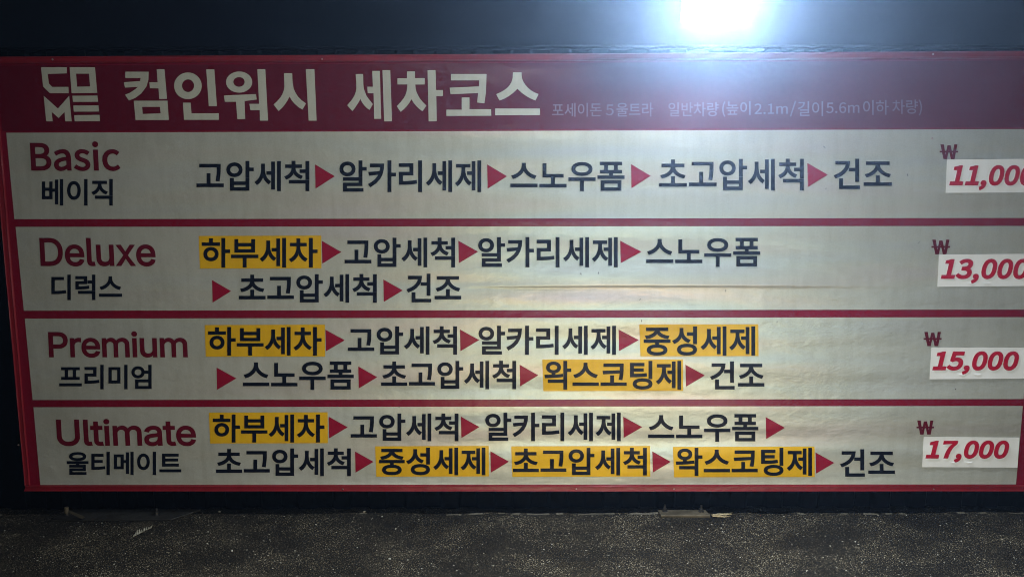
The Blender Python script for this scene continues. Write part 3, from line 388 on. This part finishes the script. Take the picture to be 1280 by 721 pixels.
# ------------------------------------------------------------------ the corrugated wall behind the sign
WALL_Y = 0.11
wall = empty('corrugated_fence', (0, WALL_Y + 0.04, -0.03), 'dark blue-black corrugated metal fence behind the sign board', 'fence')
def corrugated(x0, x1, z0, z1, pitch, depth, y):
    bm = bmesh.new(); top = []; bot = []; back = []
    x = x0
    prof = [(0, 0), (0.42, 0), (0.5, 1), (0.92, 1)]
    pts = []
    while x < x1:
        for u, d in prof: pts.append((x + u * pitch, y + d * depth))
        x += pitch
    A = [bm.verts.new((a, b, z0)) for a, b in pts]; B = [bm.verts.new((a, b, z1)) for a, b in pts]
    A2 = [bm.verts.new((a, b + 0.003, z0)) for a, b in pts]; B2 = [bm.verts.new((a, b + 0.003, z1)) for a, b in pts]
    n = len(pts)
    for i in range(n - 1):
        bm.faces.new((A[i], A[i + 1], B[i + 1], B[i])); bm.faces.new((A2[i + 1], A2[i], B2[i], B2[i + 1]))
        bm.faces.new((A[i + 1], A[i], A2[i], A2[i + 1])); bm.faces.new((B[i], B[i + 1], B2[i + 1], B2[i]))
    bm.faces.new((A[0], B[0], B2[0], A2[0])); bm.faces.new((A[-1], A2[-1], B2[-1], B[-1]))
    return bm
bm_obj('metal_sheet', corrugated(-5.6, 5.6, -0.025, P(640, 62, WALL_Y).z, 0.17, 0.02, WALL_Y), 'wall', wall)
zt = P(640, 62, WALL_Y).z
bm = bmesh.new(); box(bm, (-5.6, WALL_Y - 0.010, zt + 0.002), (5.75, WALL_Y + 0.045, zt + 0.014), 0.003)
bm_obj('capping_rail', bm, 'wall', wall)

# ------------------------------------------------------------------ the sign board
TL, TR, BR, BL = (-15.5, 71.5), (1331, 64.0), (1287.5, 613.0), (33.0, 612.8)   # outer corners in the photo
THICK = 0.055
base = P(660, 613)
sign = empty('car_wash_price_board', (base.x, 0, base.z),
             'wide red and white Korean car wash price board with four course rows', 'price board')
def lerp(a, b, t): return tuple(x + (y - x) * t for x, y in zip(a, b))
cor = [P(*c) for c in (TL, TR, BR, BL)]
# folding frame: the boxed body, its face in maroon
bm = bmesh.new()
fr = [bm.verts.new(c) for c in cor]; bk = [bm.verts.new(c + Vector((0, THICK, 0))) for c in cor]
bm.faces.new(fr); bm.faces.new(bk[::-1])
for i in range(4): bm.faces.new((fr[i], bk[i], bk[(i + 1) % 4], fr[(i + 1) % 4]))
bm_obj('board', bm, 'bar', sign)
# folded edging: a raised band with a rolled outer and inner bead, run along the four sides
def edging(name, a, b, ia, ib):
    A, B, IA, IB = P(*a), P(*b), P(*ia), P(*ib)
    bm = bmesh.new(); n = 60; rnd = random.Random(name + str(a)); prev = None
    prof = [(0.0, 0.002), (0.0, -0.006), (0.06, -0.011), (0.15, -0.010), (0.20, -0.0065), (0.78, -0.0055), (0.84, -0.009), (0.93, -0.0095), (1.0, -0.004), (1.0, -0.0003)]
    w1 = w2 = 0
    for i in range(n + 1):
        t = i / n; p = A.lerp(B, t); q = IA.lerp(IB, t)
        w1 = 0.8 * w1 + rnd.uniform(-1, 1) * 0.0007; w2 = 0.8 * w2 + rnd.uniform(-1, 1) * 0.03
        cur = []
        for u, y in prof:
            uu = u + (w2 if 0.1 < u < 0.95 else 0)
            v = p.lerp(q, uu); v.y = y + (w1 if y < -0.003 else 0); cur.append(bm.verts.new(v))
        if prev:
            for k in range(len(prof) - 1): bm.faces.new((prev[k], prev[k + 1], cur[k + 1], cur[k]))
        else: bm.faces.new(cur)
        prev = cur
    bm.faces.new(prev[::-1])
    return bm_obj('edging', bm, 'trim', sign)
edging('e', TL, TR, (-14.5, 80.0), (1330, 73.0))
edging('e', (31.5, 612.8), (1289, 613.0), (32.7, 605.9), (1288.2, 605.8))
edging('e', (-14.6, 80.4), (32.2, 605.4), (-6.0, 80.4), (38.0, 605.4))
edging('e', (1330, 73.4), (1288.6, 605.4), (1322, 73.4), (1282.5, 605.4))
for px, py in ((67, 75), (403, 74.5), (1165, 68.5), (1165, 173), (720, 610), (429, 610.2), (842, 610), (1166, 610.2), (24.5, 555), (-2, 270)):
    bm = bmesh.new(); c = P(px, py)
    bmesh.ops.create_uvsphere(bm, u_segments=12, v_segments=6, radius=0.0042)
    for v in bm.verts: v.co = Vector((v.co.x, v.co.y * 0.5, v.co.z)) + c + Vector((0, -0.0085 if not py == 173 else -0.0012, 0))
    bm_obj('rivet', bm, 'rivet', sign, True)

ROWS = [((8, 166.2), (1306, 161.5), (1297.5, 272.4), (18.2, 274.0)),
        ((19.7, 283.6), (1296.5, 282.4), (1288.2, 386.8), (30.0, 388.2)),
        ((31.2, 398.0), (1287.3, 396.2), (1279.2, 498.4), (41.0, 499.6)),
        ((42.0, 508.6), (1278.4, 507.0), (1269.8, 604.9), (50.6, 605.6))]
FACE, PATCH, INK = -0.0012, -0.0024, -0.0036
def crease(x, z):                             # the long fold pressed into the second row
    zc = P(700, 357.0).z + 0.004 * math.sin(x * 2.1) - 0.003 * x
    d = z - zc
    a = max(0, min(1, (x - P(560, 357).x) / 0.35)) * max(0, min(1, (P(1150, 357).x - x) / 0.9))
    if d > 0: h = math.exp(-(d / 0.030) ** 1.3)
    else: h = math.exp(-(d / 0.007) ** 2)
    return -0.0075 * a * h * (0.8 + 0.2 * math.sin(x * 9) * math.sin(x * 3.7))
def row_panel(q, folded=False):
    a, b, c, d = [P(*p) for p in q]
    bm = bmesh.new(); nx, nz = (260, 90) if folded else (8, 4); g = []
    for j in range(nz + 1):
        l = a.lerp(d, j / nz); r = b.lerp(c, j / nz); line = []
        for i in range(nx + 1):
            v = l.lerp(r, i / nx); v.y = FACE + (crease(v.x, v.z) if folded else 0); line.append(bm.verts.new(v))
        g.append(line)
    for j in range(nz):
        for i in range(nx): bm.faces.new((g[j][i], g[j][i + 1], g[j + 1][i + 1], g[j + 1][i]))
    o = bm_obj('row_panel', bm, 'white', sign, folded); face_front(o); return o
panels = [row_panel(q, i == 1) for i, q in enumerate(ROWS)]

def highlight(x0, x1, y0, y1, p, lean=1.5):
    return flat('highlight_patch', [[(x0, y0), (x1 - 0.3, y0 - 0.4), (x1, y1), (x0 + lean, y1 + 0.3)]], PATCH, 'yellow', p)
def arrow(x0, x1, y0, y1, p):
    return flat('arrow_mark', [[(x0, y0), (x1, (y0 + y1) / 2 - 0.3), (x0 + 0.6, y1)]], PATCH, 'red', p)
def step(s, x0, x1, y0, y1, p):
    return text(s, x0, x1, y0, y1, 0.82, INK, 'navy', p, 'step_lettering')

# header: emblem, title and the fine print
header = flat('header_band', [[(-5.0, 82.5), (1321, 75.5), (1313, 159.5), (3.0, 164.0)]], FACE, 'maroon', sign)
def Z(ox, oy, k, pts): return [(ox + x * k, oy + y * k) for x, y in pts]
def ring(cx, cy, rx, ry, n=40): return [(cx + rx * math.cos(2 * math.pi * i / n), cy + ry * math.sin(2 * math.pi * i / n)) for i in range(n)]
z1 = lambda pts: Z(40, 70, .1875, pts); z2 = lambda pts: Z(260, 70, .171875, pts); z3 = lambda pts: Z(425, 70, .203125, pts)
emblem = [z1(p) for p in (
    [(62,77),(234,77),(234,118),(107,122),(115,185),(137,208),(245,208),(247,250),(122,250),(76,205)],
    [(253,77),(422,77),(437,248),(266,250)], [(296,120),(382,120),(389,205),(303,207)][::-1],
    [(80,267),(175,352),(250,267),(267,437),(224,437),(219,375),(180,415),(134,375),(140,437),(97,437)],
    [(271,267),(438,266),(443,307),(275,308)], [(277,332),(445,331),(449,372),(281,373)], [(283,396),(452,394),(455,436),(287,437)])]
flat('emblem', emblem, PATCH, 'letter', header)
title = [z1(p) for p in (
    [(624,107),(780,107),(778,160),(765,205),(730,252),(690,282),(648,299),(622,260),(655,247),(692,222),(708,208),(622,213),(614,177),(722,169),(726,149),(624,149)],
    [(833,91),(885,91),(902,288),(850,289),(845,218),(788,217),(784,177),(839,177)],
    [(680,300),(905,300),(914,428),(692,428)], [(736,341),(855,341),(859,384),(740,388)][::-1],
    ring(1041,201,92,89), ring(1042,200,40,42)[::-1], [(1163,91),(1217,91),(1234,336),(1180,336)],
    [(1008,313),(1059,313),(1065,384),(1247,383),(1247,427),(1015,427)])]
title += [z2(p) for p in (
    ring(228,192,95,77), ring(227,191,41,35)[::-1], [(117,289),(350,279),(356,319),(268,330),(272,460),(215,462),(205,335),(124,335)],
    [(360,98),(418,98),(438,472),(379,472),(377,396),(310,396),(302,350),(373,350)],
    [(554,127),(614,127),(615,165),(617,195),(624,238),(637,268),(655,297),(682,324),(714,347),(688,392),(658,373),(630,348),(608,322),(594,298),(580,325),(562,352),(540,379),(515,403),(478,355),(504,331),(527,305),(542,280),(552,253),(557,225)],
    [(712,98),(775,98),(791,472),(733,472)])]
title2 = [z3(p) for p in (
    [(97,113),(143,113),(144,170),(147,200),(155,225),(163,245),(175,263),(203,298),(182,334),(165,321),(150,305),(137,288),(126,266),(117,284),(105,302),(92,322),(77,341),(45,305),(63,284),(80,262),(90,244),(97,225),(101,203),(101,170)],
    [(199,94),(246,94),(254,388),(211,388),(207,231),(171,231),(169,191),(203,191)], [(262,89),(310,89),(320,403),(272,404)],
    [(413,97),(462,97),(462,138),(522,138),(522,177),(464,178),(466,201),(471,222),(480,243),(492,263),(510,285),(532,307),(508,342),(488,327),(470,310),(453,289),(440,268),(427,291),(412,310),(393,329),(374,346),(350,310),(373,286),(392,262),(403,243),(410,222),(414,202),(415,177),(354,177),(354,139),(413,139)],
    [(539,89),(588,89),(592,211),(634,211),(634,249),(593,249),(596,403),(546,404)],
    [(683,113),(902,113),(900,180),(897,232),(889,293),(844,288),(850,230),(680,237),(675,197),(856,189),(857,152),(683,152)],
    [(749,257),(797,257),(797,329),(930,329),(931,369),(655,370),(655,332),(749,332)],
    [(1065,103),(1117,103),(1118,125),(1122,145),(1130,163),(1142,181),(1157,198),(1175,213),(1197,226),(1222,236),(1203,276),(1174,264),(1147,249),(1119,229),(1092,204),(1065,230),(1037,250),(1010,265),(982,276),(961,237),(986,226),(1010,212),(1029,198),(1045,180),(1056,160),(1062,140)],
    [(955,325),(1230,325),(1231,365),(955,366)])]
flat('title_lettering', title, PATCH, 'letter', header)
flat('title_lettering', title2, PATCH, 'letter', header)
for s, x0, x1, y0, y1 in (('포세이돈', 690, 752, 129.2, 146.4), ('5', 757, 767, 131, 144.6), ('울트라', 770.5, 816.5, 128.8, 146.2), ('일반차량', 835.5, 898, 128.4, 146),
                          ('(높이', 902.6, 938, 127, 146.4), ('2.1m', 943, 984.5, 129.8, 143), ('/', 987, 995, 126.5, 146), ('길이', 997, 1028.5, 127, 145.5),
                          ('5.6m', 1032.5, 1074, 128.4, 141.8), ('이하', 1078.5, 1110.5, 125.4, 144), ('차량)', 1115, 1152, 125, 145)):
    text(s, x0, x1, y0, y1, 0.12, PATCH, 'faint', header, 'fine_lettering', tilt=-0.006)

# the four course rows
p = panels[0]
text('Basic', 38, 150.8, 177, 214, 0.95, INK, 'name', p, 'course_name', shear=-0.05)
text('베이직', 53, 141.5, 224, 257, 0.75, INK, 'navy', p, 'korean_name')
step('고압세척', 246, 387, 201.3, 239, p); arrow(394, 418.6, 205.7, 235.9, p)
step('알카리세제', 424.5, 601.6, 200.8, 240.2, p); arrow(609, 633.8, 205.7, 235.9, p)
step('스노우폼', 637.9, 780.6, 202.4, 239, p); arrow(788.7, 813.2, 205.4, 235.2, p)
step('초고압세척', 823.6, 1004.4, 198.6, 238.2, p); arrow(1008.9, 1034.4, 203.9, 233.9, p)
step('건조', 1041.9, 1114.4, 198.6, 236.4, p)
p = panels[1]
text('Deluxe', 49.7, 195, 297.4, 332.9, 0.9, INK, 'name', p, 'course_name', 'i', shear=-0.05, gap=-40)
text('디럭스', 64.8, 153, 343.2, 374.8, 0.75, INK, 'navy', p, 'korean_name')
highlight(248.6, 402, 294.9, 335.3, p); step('하부세차', 252.6, 397.2, 297.4, 334.3, p); arrow(402.5, 426.6, 301, 329.4, p)
step('고압세척', 431, 569, 297, 334, p); arrow(573, 597.6, 300.9, 328.8, p)
step('알카리세제', 597.8, 772, 296.4, 334, p); arrow(775.2, 801.5, 300.9, 328.8, p); step('스노우폼', 807.6, 950, 297.3, 333.4, p)
arrow(265.4, 289, 350, 378, p); step('초고압세척', 299, 471.2, 342.4, 378.2, p); arrow(479.3, 503.5, 349.2, 377, p); step('건조', 508.5, 576.6, 342, 377.6, p)
p = panels[2]
text('Premium', 60.6, 235.2, 413.8, 446.6, 0.9, INK, 'name', p, 'course_name', 'i', shear=-0.04, gap=-75)
text('프리미엄', 74.6, 190, 455.6, 486, 0.75, INK, 'navy', p, 'korean_name')
highlight(256, 406.6, 406, 445.3, p); step('하부세차', 260.4, 402.2, 408.4, 444, p); arrow(406.9, 431, 411.8, 438.7, p)
step('고압세척', 435, 571.4, 407.6, 443, p); arrow(575, 599, 411.6, 438.5, p)
step('알카리세제', 598.2, 769.8, 407, 443.2, p); arrow(773.2, 798.2, 411.6, 438.4, p)
highlight(799, 948, 405.4, 444.7, p); step('중성세제', 804.5, 943.6, 407.6, 444, p)
arrow(271, 295.6, 459, 486.6, p); step('스노우폼', 304, 442.4, 451.4, 486.8, p); arrow(448, 471.6, 457.6, 485, p)
step('초고압세척', 476.6, 645.2, 450.6, 486, p); arrow(649.6, 672.8, 455.5, 482.4, p)
highlight(677.8, 853.8, 449.2, 488.2, p); step('왁스코팅제', 680.6, 851.2, 450.6, 486.4, p); arrow(856.7, 881, 455.5, 482.8, p)
step('건조', 887.6, 955.2, 451.2, 486.2, p)
p = panels[3]
text('Ultimate', 70.5, 245.4, 523, 556.9, 0.9, INK, 'name', p, 'course_name', 'i', shear=-0.05, gap=-55)
text('울티메이트', 84, 227, 564, 593, 0.75, INK, 'navy', p, 'korean_name')
highlight(261.4, 410, 515.2, 553.4, p); step('하부세차', 266.4, 405.8, 517.4, 552.4, p); arrow(411, 434.6, 520.2, 547.2, p)
step('고압세척', 438.6, 573.2, 516.2, 550.8, p); arrow(576.2, 599.2, 520.2, 546.8, p)
step('알카리세제', 606.6, 775.8, 515.4, 550.8, p); arrow(779, 802.6, 520.4, 546.6, p)
step('스노우폼', 810, 947.6, 517, 551.4, p); arrow(957, 981, 520.8, 548, p)
step('초고압세척', 270.4, 438.8, 559.6, 594.4, p); arrow(444, 467, 563.7, 590, p)
highlight(469, 611.2, 557.2, 594.8, p); step('중성세제', 474, 606.8, 558.8, 593.2, p); arrow(613, 636.2, 563.4, 590, p)
highlight(639, 812.8, 557.2, 595, p); step('초고압세척', 641.2, 808.4, 559, 593.4, p); arrow(815.3, 838.2, 563.6, 590, p)
highlight(841, 1018.2, 558, 595.6, p); step('왁스코팅제', 844.6, 1014.6, 559, 594, p); arrow(1019.2, 1042.6, 565, 591.2, p)
step('건조', 1050, 1118.2, 560.8, 595, p)

# the pasted price stickers, the won signs and the figures
def sticker(q, panel):
    a, b, c, d = [P(*x) for x in q]; bm = bmesh.new(); nx, nz = 16, 5; rnd = random.Random(str(q)); g = []
    for j in range(nz + 1):
        l = a.lerp(d, j / nz); r = b.lerp(c, j / nz); line = []
        for i in range(nx + 1):
            v = l.lerp(r, i / nx); v.y = PATCH - (rnd.uniform(0.0008, 0.0026) if j in (0, nz) or i in (0, nx) else 0)
            line.append(bm.verts.new(v))
        g.append(line)
    for j in range(nz):
        for i in range(nx): bm.faces.new((g[j][i], g[j][i + 1], g[j + 1][i + 1], g[j + 1][i]))
    o = bm_obj('price_sticker', bm, 'paper', sign, True); face_front(o); return o
PRICES = [('11,000', (1186, 1293.5, 206.6, 237.6), ((1183, 199.6), (1302, 198.5), (1300, 240.6), (1181.4, 241.2)), (1174, 1197, 180.8, 199.2)),
          ('13,000', (1175.4, 1285.5, 323.4, 354), ((1173, 317.8), (1291, 317), (1288.4, 357.2), (1171, 358.2)), (1163.8, 1187, 299.6, 317.8)),
          ('15,000', (1164.8, 1272.8, 438.6, 467.6), ((1163.6, 433.6), (1281.8, 434.0), (1279.6, 472.6), (1161.2, 473.4)), (1154, 1176.4, 414.6, 432.2)),
          ('17,000', (1156.4, 1260.6, 549.8, 577.2), ((1154, 545), (1273.6, 546), (1271, 583.6), (1152, 583)), (1145.2, 1167, 525, 542.4))]
for (s, b, q, wn), pan in zip(PRICES, panels):
    st = sticker(q, pan)
    text(s, *b, 1.25, -0.0054, 'price', st, 'price_lettering', shear=0.2)
    text('₩', *wn, 0.55, INK, 'name', pan, 'won_sign')
    # little lifted flaps in the cut vinyl under the figures
    rnd = random.Random(s)
    for fx in (b[0] + 0.34 * (b[1] - b[0]), b[0] + 0.52 * (b[1] - b[0])):
        if s == '11,000': continue
        c = P(fx, b[3] - 1.2); bm = bmesh.new(); n = 8; up = []; dn = []
        for i in range(n + 1):
            t = i / n - 0.5; x = c.x + t * 0.042; zz = c.z - 0.010 * (0.25 - t * t) * 4 * 0.6
            up.append(bm.verts.new((x, -0.0030, zz + 0.004))); dn.append(bm.verts.new((x, -0.0032 - 0.004 * (0.25 - t * t) * 4, zz)))
        for i in range(n): bm.faces.new((up[i], up[i + 1], dn[i + 1], dn[i]))
        bm_obj('lifted_flap', bm, 'paper', st, True)
# small nicks in the banner
rnd = random.Random(11)
for px, py in ((748, 341), (726, 342), (907, 363), (800, 374), (802, 401), (971, 402), (1148, 303), (1194, 486), (1030, 184), (1134, 219), (1032, 236), (499, 508), (1058, 205)):
    a = rnd.uniform(0.6, 2.4); l = rnd.uniform(1.4, 2.6); dx, dy = math.cos(a) * l, -math.sin(a) * l
    pan = panels[0 if py < 280 else 1 if py < 390 else 2 if py < 502 else 3]
    flat('nick', [[(px - dx, py - dy), (px + 0.5, py), (px + dx, py + dy), (px - 0.5, py + 0.3)]], INK, 'bolt', pan)

# ------------------------------------------------------------------ the floodlight on its arm above the sign
LY = -0.34
c = P(895, -12, LY)
lamp = empty('flood_light', (c.x, LY, 2.948), 'lit square LED floodlight hanging above the sign', 'floodlight')
half = 0.105
Q = Matrix.Rotation(R(20), 3, 'X') @ Matrix.Rotation(R(-1.5), 3, 'Y')
def LP(x, y, z): return c + Q @ Vector((x, y, z))
def lbox(name, a, b, material, parent, bev=0.006):
    bm = bmesh.new(); box(bm, a, b, bev)
    for v in bm.verts: v.co = LP(*v.co)
    return bm_obj(name, bm, material, parent)
hs = lbox('housing', (-half - 0.012, 0.004, -half - 0.012), (half + 0.012, 0.05, half + 0.012), 'housing', lamp)
for k in range(7): lbox('cooling_fin', (-half + 0.02 + k * 0.035, 0.051, -half + 0.02), (-half + 0.026 + k * 0.035, 0.075, half - 0.02), 'housing', hs, 0.001)
lbox('lit_lens', (-half, -0.004, -half), (half, 0.0035, half), 'glow', lamp, 0.002)
bm = bmesh.new(); t = LP(0, 0.05, 0)
cyl(bm, (c.x, t.y + 0.03, t.z), (c.x, t.y + 0.03, 2.94), 0.016, n=16)
box(bm, (c.x - 0.05, t.y - 0.02, 2.94), (c.x + 0.05, t.y + 0.08, 2.948), 0.001)
bm_obj('drop_rod', bm, 'housing', lamp)

bm = bmesh.new(); box(bm, (-5.6, LY - 0.06, 2.95), (5.6, LY + 0.14, 3.15), 0.006)
o = bm_obj('canopy_beam', bm, 'housing'); o['label'] = 'dark canopy beam the floodlight hangs from'; o['category'] = 'beam'

# ------------------------------------------------------------------ plates, stones and litter at the foot of the wall
def base_plate(corners, z, bolts, label, h=0.012, material='steel'):
    pts = [G(x, y, z + h) for x, y in corners]
    ce = sum(pts, Vector()) / 4
    e = empty('base_plate', (ce.x, ce.y, z), label, 'plate')
    bm = bmesh.new(); t = [bm.verts.new(p_) for p_ in pts]; u = [bm.verts.new((p_.x, p_.y, z)) for p_ in pts]
    bm.faces.new(t); bm.faces.new(u[::-1])
    for i in range(4): bm.faces.new((t[i], u[i], u[(i + 1) % 4], t[(i + 1) % 4]))
    bmesh.ops.bevel(bm, geom=list(bm.edges), offset=0.0015, segments=1, affect='EDGES')
    pl = bm_obj('plate', bm, material, e)
    for bx, by in bolts:
        g = G(bx, by, z + h); bm = bmesh.new()
        cyl(bm, g, g + Vector((0, 0, 0.003)), 0.013, n=20); cyl(bm, g + Vector((0, 0, 0.0035)), g + Vector((0, 0, 0.014)), 0.0095, n=6)
        cyl(bm, g + Vector((0, 0, 0.0145)), g + Vector((0, 0, 0.030)), 0.005, n=12)
        bm_obj('bolt', bm, 'bolt', e)
base_plate([(822, 636.5), (882, 636.8), (888, 643.5), (826, 643.2)], 0.001, [(831, 638.2), (876.5, 639.0)],
           'flat rusty steel base plate with two bolts under the middle of the sign')
base_plate([(84, 636.0), (252, 636.0), (213, 649.0), (62, 650.0)], 0.001, [(84, 643), (196, 643)],
           'long dark base plate on the ground below the left end of the sign', 0.006, 'grimy')
# a bent clip lying on the long plate
g = G(84, 647, 0.015); bm = bmesh.new()
for s in (-1, 1):
    vs = [bm.verts.new(g + Vector(v)) for v in ((s * 0.075, -0.012, 0.0), (s * 0.075, 0.012, 0.0), (s * 0.008, 0.010, 0.032), (s * 0.008, -0.010, 0.032))]
    bm.faces.new(vs)
bmesh.ops.solidify(bm, geom=list(bm.faces), thickness=0.004)
cyl(bm, g + Vector((0, 0, 0.024)), g + Vector((0, 0, 0.050)), 0.009, n=12)
o = bm_obj('metal_clip', bm, 'steel'); o['label'] = 'small bent metal clip by the lower left corner of the sign'; o['category'] = 'clip'

# feathery dry leaf on the asphalt, bottom left
def leaf(name, a, b, wid, material, label, cat, ribs=9):
    A, B = G(*a, 0.004), G(*b, 0.006); ax = B - A; side = Vector((-ax.y, ax.x, 0)).normalized()
    bm = bmesh.new(); rnd = random.Random(name)
    for s in (-1, 1):
        for i in range(ribs):
            t = (i + 0.3) / ribs; ww = wid * math.sin(math.pi * min(1, t * 0.92 + 0.08)) * rnd.uniform(0.8, 1.1)
            p0 = A + ax * t; p1 = A + ax * (t + 0.8 / ribs); tip = A + ax * (t + 1.6 / ribs) + side * s * ww + Vector((0, 0, rnd.uniform(0.004, 0.016)))
            q = p0.lerp(tip, 0.55) + Vector((0, 0, 0.004)); q2 = p1.lerp(tip, 0.55) + Vector((0, 0, 0.004))
            v = [bm.verts.new(x) for x in (p0, p1, q2, tip, q)]; bm.faces.new(v)
    r = [bm.verts.new(x) for x in (A - ax * 0.1 + side * 0.001, A - ax * 0.1 - side * 0.001, B - side * 0.0008, B + side * 0.0008)]
    for v in r: v.co.z += 0.002
    bm.faces.new(r)
    o = bm_obj(name, bm, material); o['label'] = label; o['category'] = cat
leaf('dry_leaf', (165, 671.5), (189, 659.5), 0.020, 'leaf', 'pale feathery dry leaf on the asphalt below the sign, left side', 'leaf')
# shreds of dry grass beside the bolted plate
bm = bmesh.new(); rnd = random.Random(5)
for i in range(14):
    x0 = rnd.uniform(888, 905); y0 = rnd.uniform(642, 645.5); x1 = x0 + rnd.uniform(6, 16); y1 = y0 + rnd.uniform(-1.8, 0.8)
    a, b_ = G(x0, y0, rnd.uniform(0.004, 0.012)), G(x1, y1, rnd.uniform(0.004, 0.014)); cyl(bm, a, b_, rnd.uniform(0.0015, 0.0035), 0.0008, 6)
o = bm_obj('dry_grass_shred', bm, 'straw'); o['label'] = 'straw coloured shred of dry grass beside the bolted base plate'; o['category'] = 'grass shred'

# pale grit scattered over the asphalt
bm = bmesh.new(); rnd = random.Random(21)
def chip(c, r):
    m_ = bmesh.ops.create_icosphere(bm, subdivisions=1, radius=r)
    f = (rnd.uniform(.7, 1.5), rnd.uniform(.7, 1.3), rnd.uniform(.4, .8))
    for v in m_['verts']:
        v.co = Vector((v.co.x * f[0], v.co.y * f[1], v.co.z * f[2])) * rnd.uniform(0.8, 1.2) + c
for i in range(1500):
    px, py = rnd.uniform(-40, 1320), 643 + 100 * rnd.random() ** 1.2
    r = 0.0010 + 0.0022 * rnd.random() ** 3; chip(G(px, py, r * 0.3), r)
for i in range(60):
    x = rnd.uniform(-2.6, 2.6); r = 0.0012 + 0.003 * rnd.random() ** 3; chip(Vector((x, rnd.uniform(0.02, 0.10), -0.03 + r * 0.4)), r)
for px, py, r in ((487, 698, .0065), (239, 639.5, .007), (274, 639, .006), (840, 658, .004), (874, 661, .0045), (455, 639, .006), (423, 626, .004), (301, 667, .004), (259, 679, .004), (290, 688, .005), (903, 663.5, .003), (1073, 680, .004)):
    chip(G(px, py, r * 0.4), r)
o = bm_obj('grit', bm, 'stone'); o['kind'] = 'stuff'; o['label'] = 'pale grit scattered over the asphalt'

# ------------------------------------------------------------------ haze box, added to give the lamp its glow and veil
m, nt, b = mat('glow_haze'); nt.nodes.remove(b)
vol = N(nt, 'ShaderNodeVolumePrincipled'); vol.inputs['Color'].default_value = (0.46, 0.66, 1, 1)
vol.inputs['Density'].default_value = HAZE; vol.inputs['Anisotropy'].default_value = 0.83
nt.links.new(vol.outputs[0], nt.nodes['Material Output'].inputs['Volume'])
M['air'] = m
bm = bmesh.new(); box(bm, (-8, -13, -1.05), (8, 1.6, 4.2))
o = bm_obj('haze', bm, 'air'); o['kind'] = 'stuff'; o['label'] = 'thin haze added for the lamp glow'; o.display_type = 'WIRE'
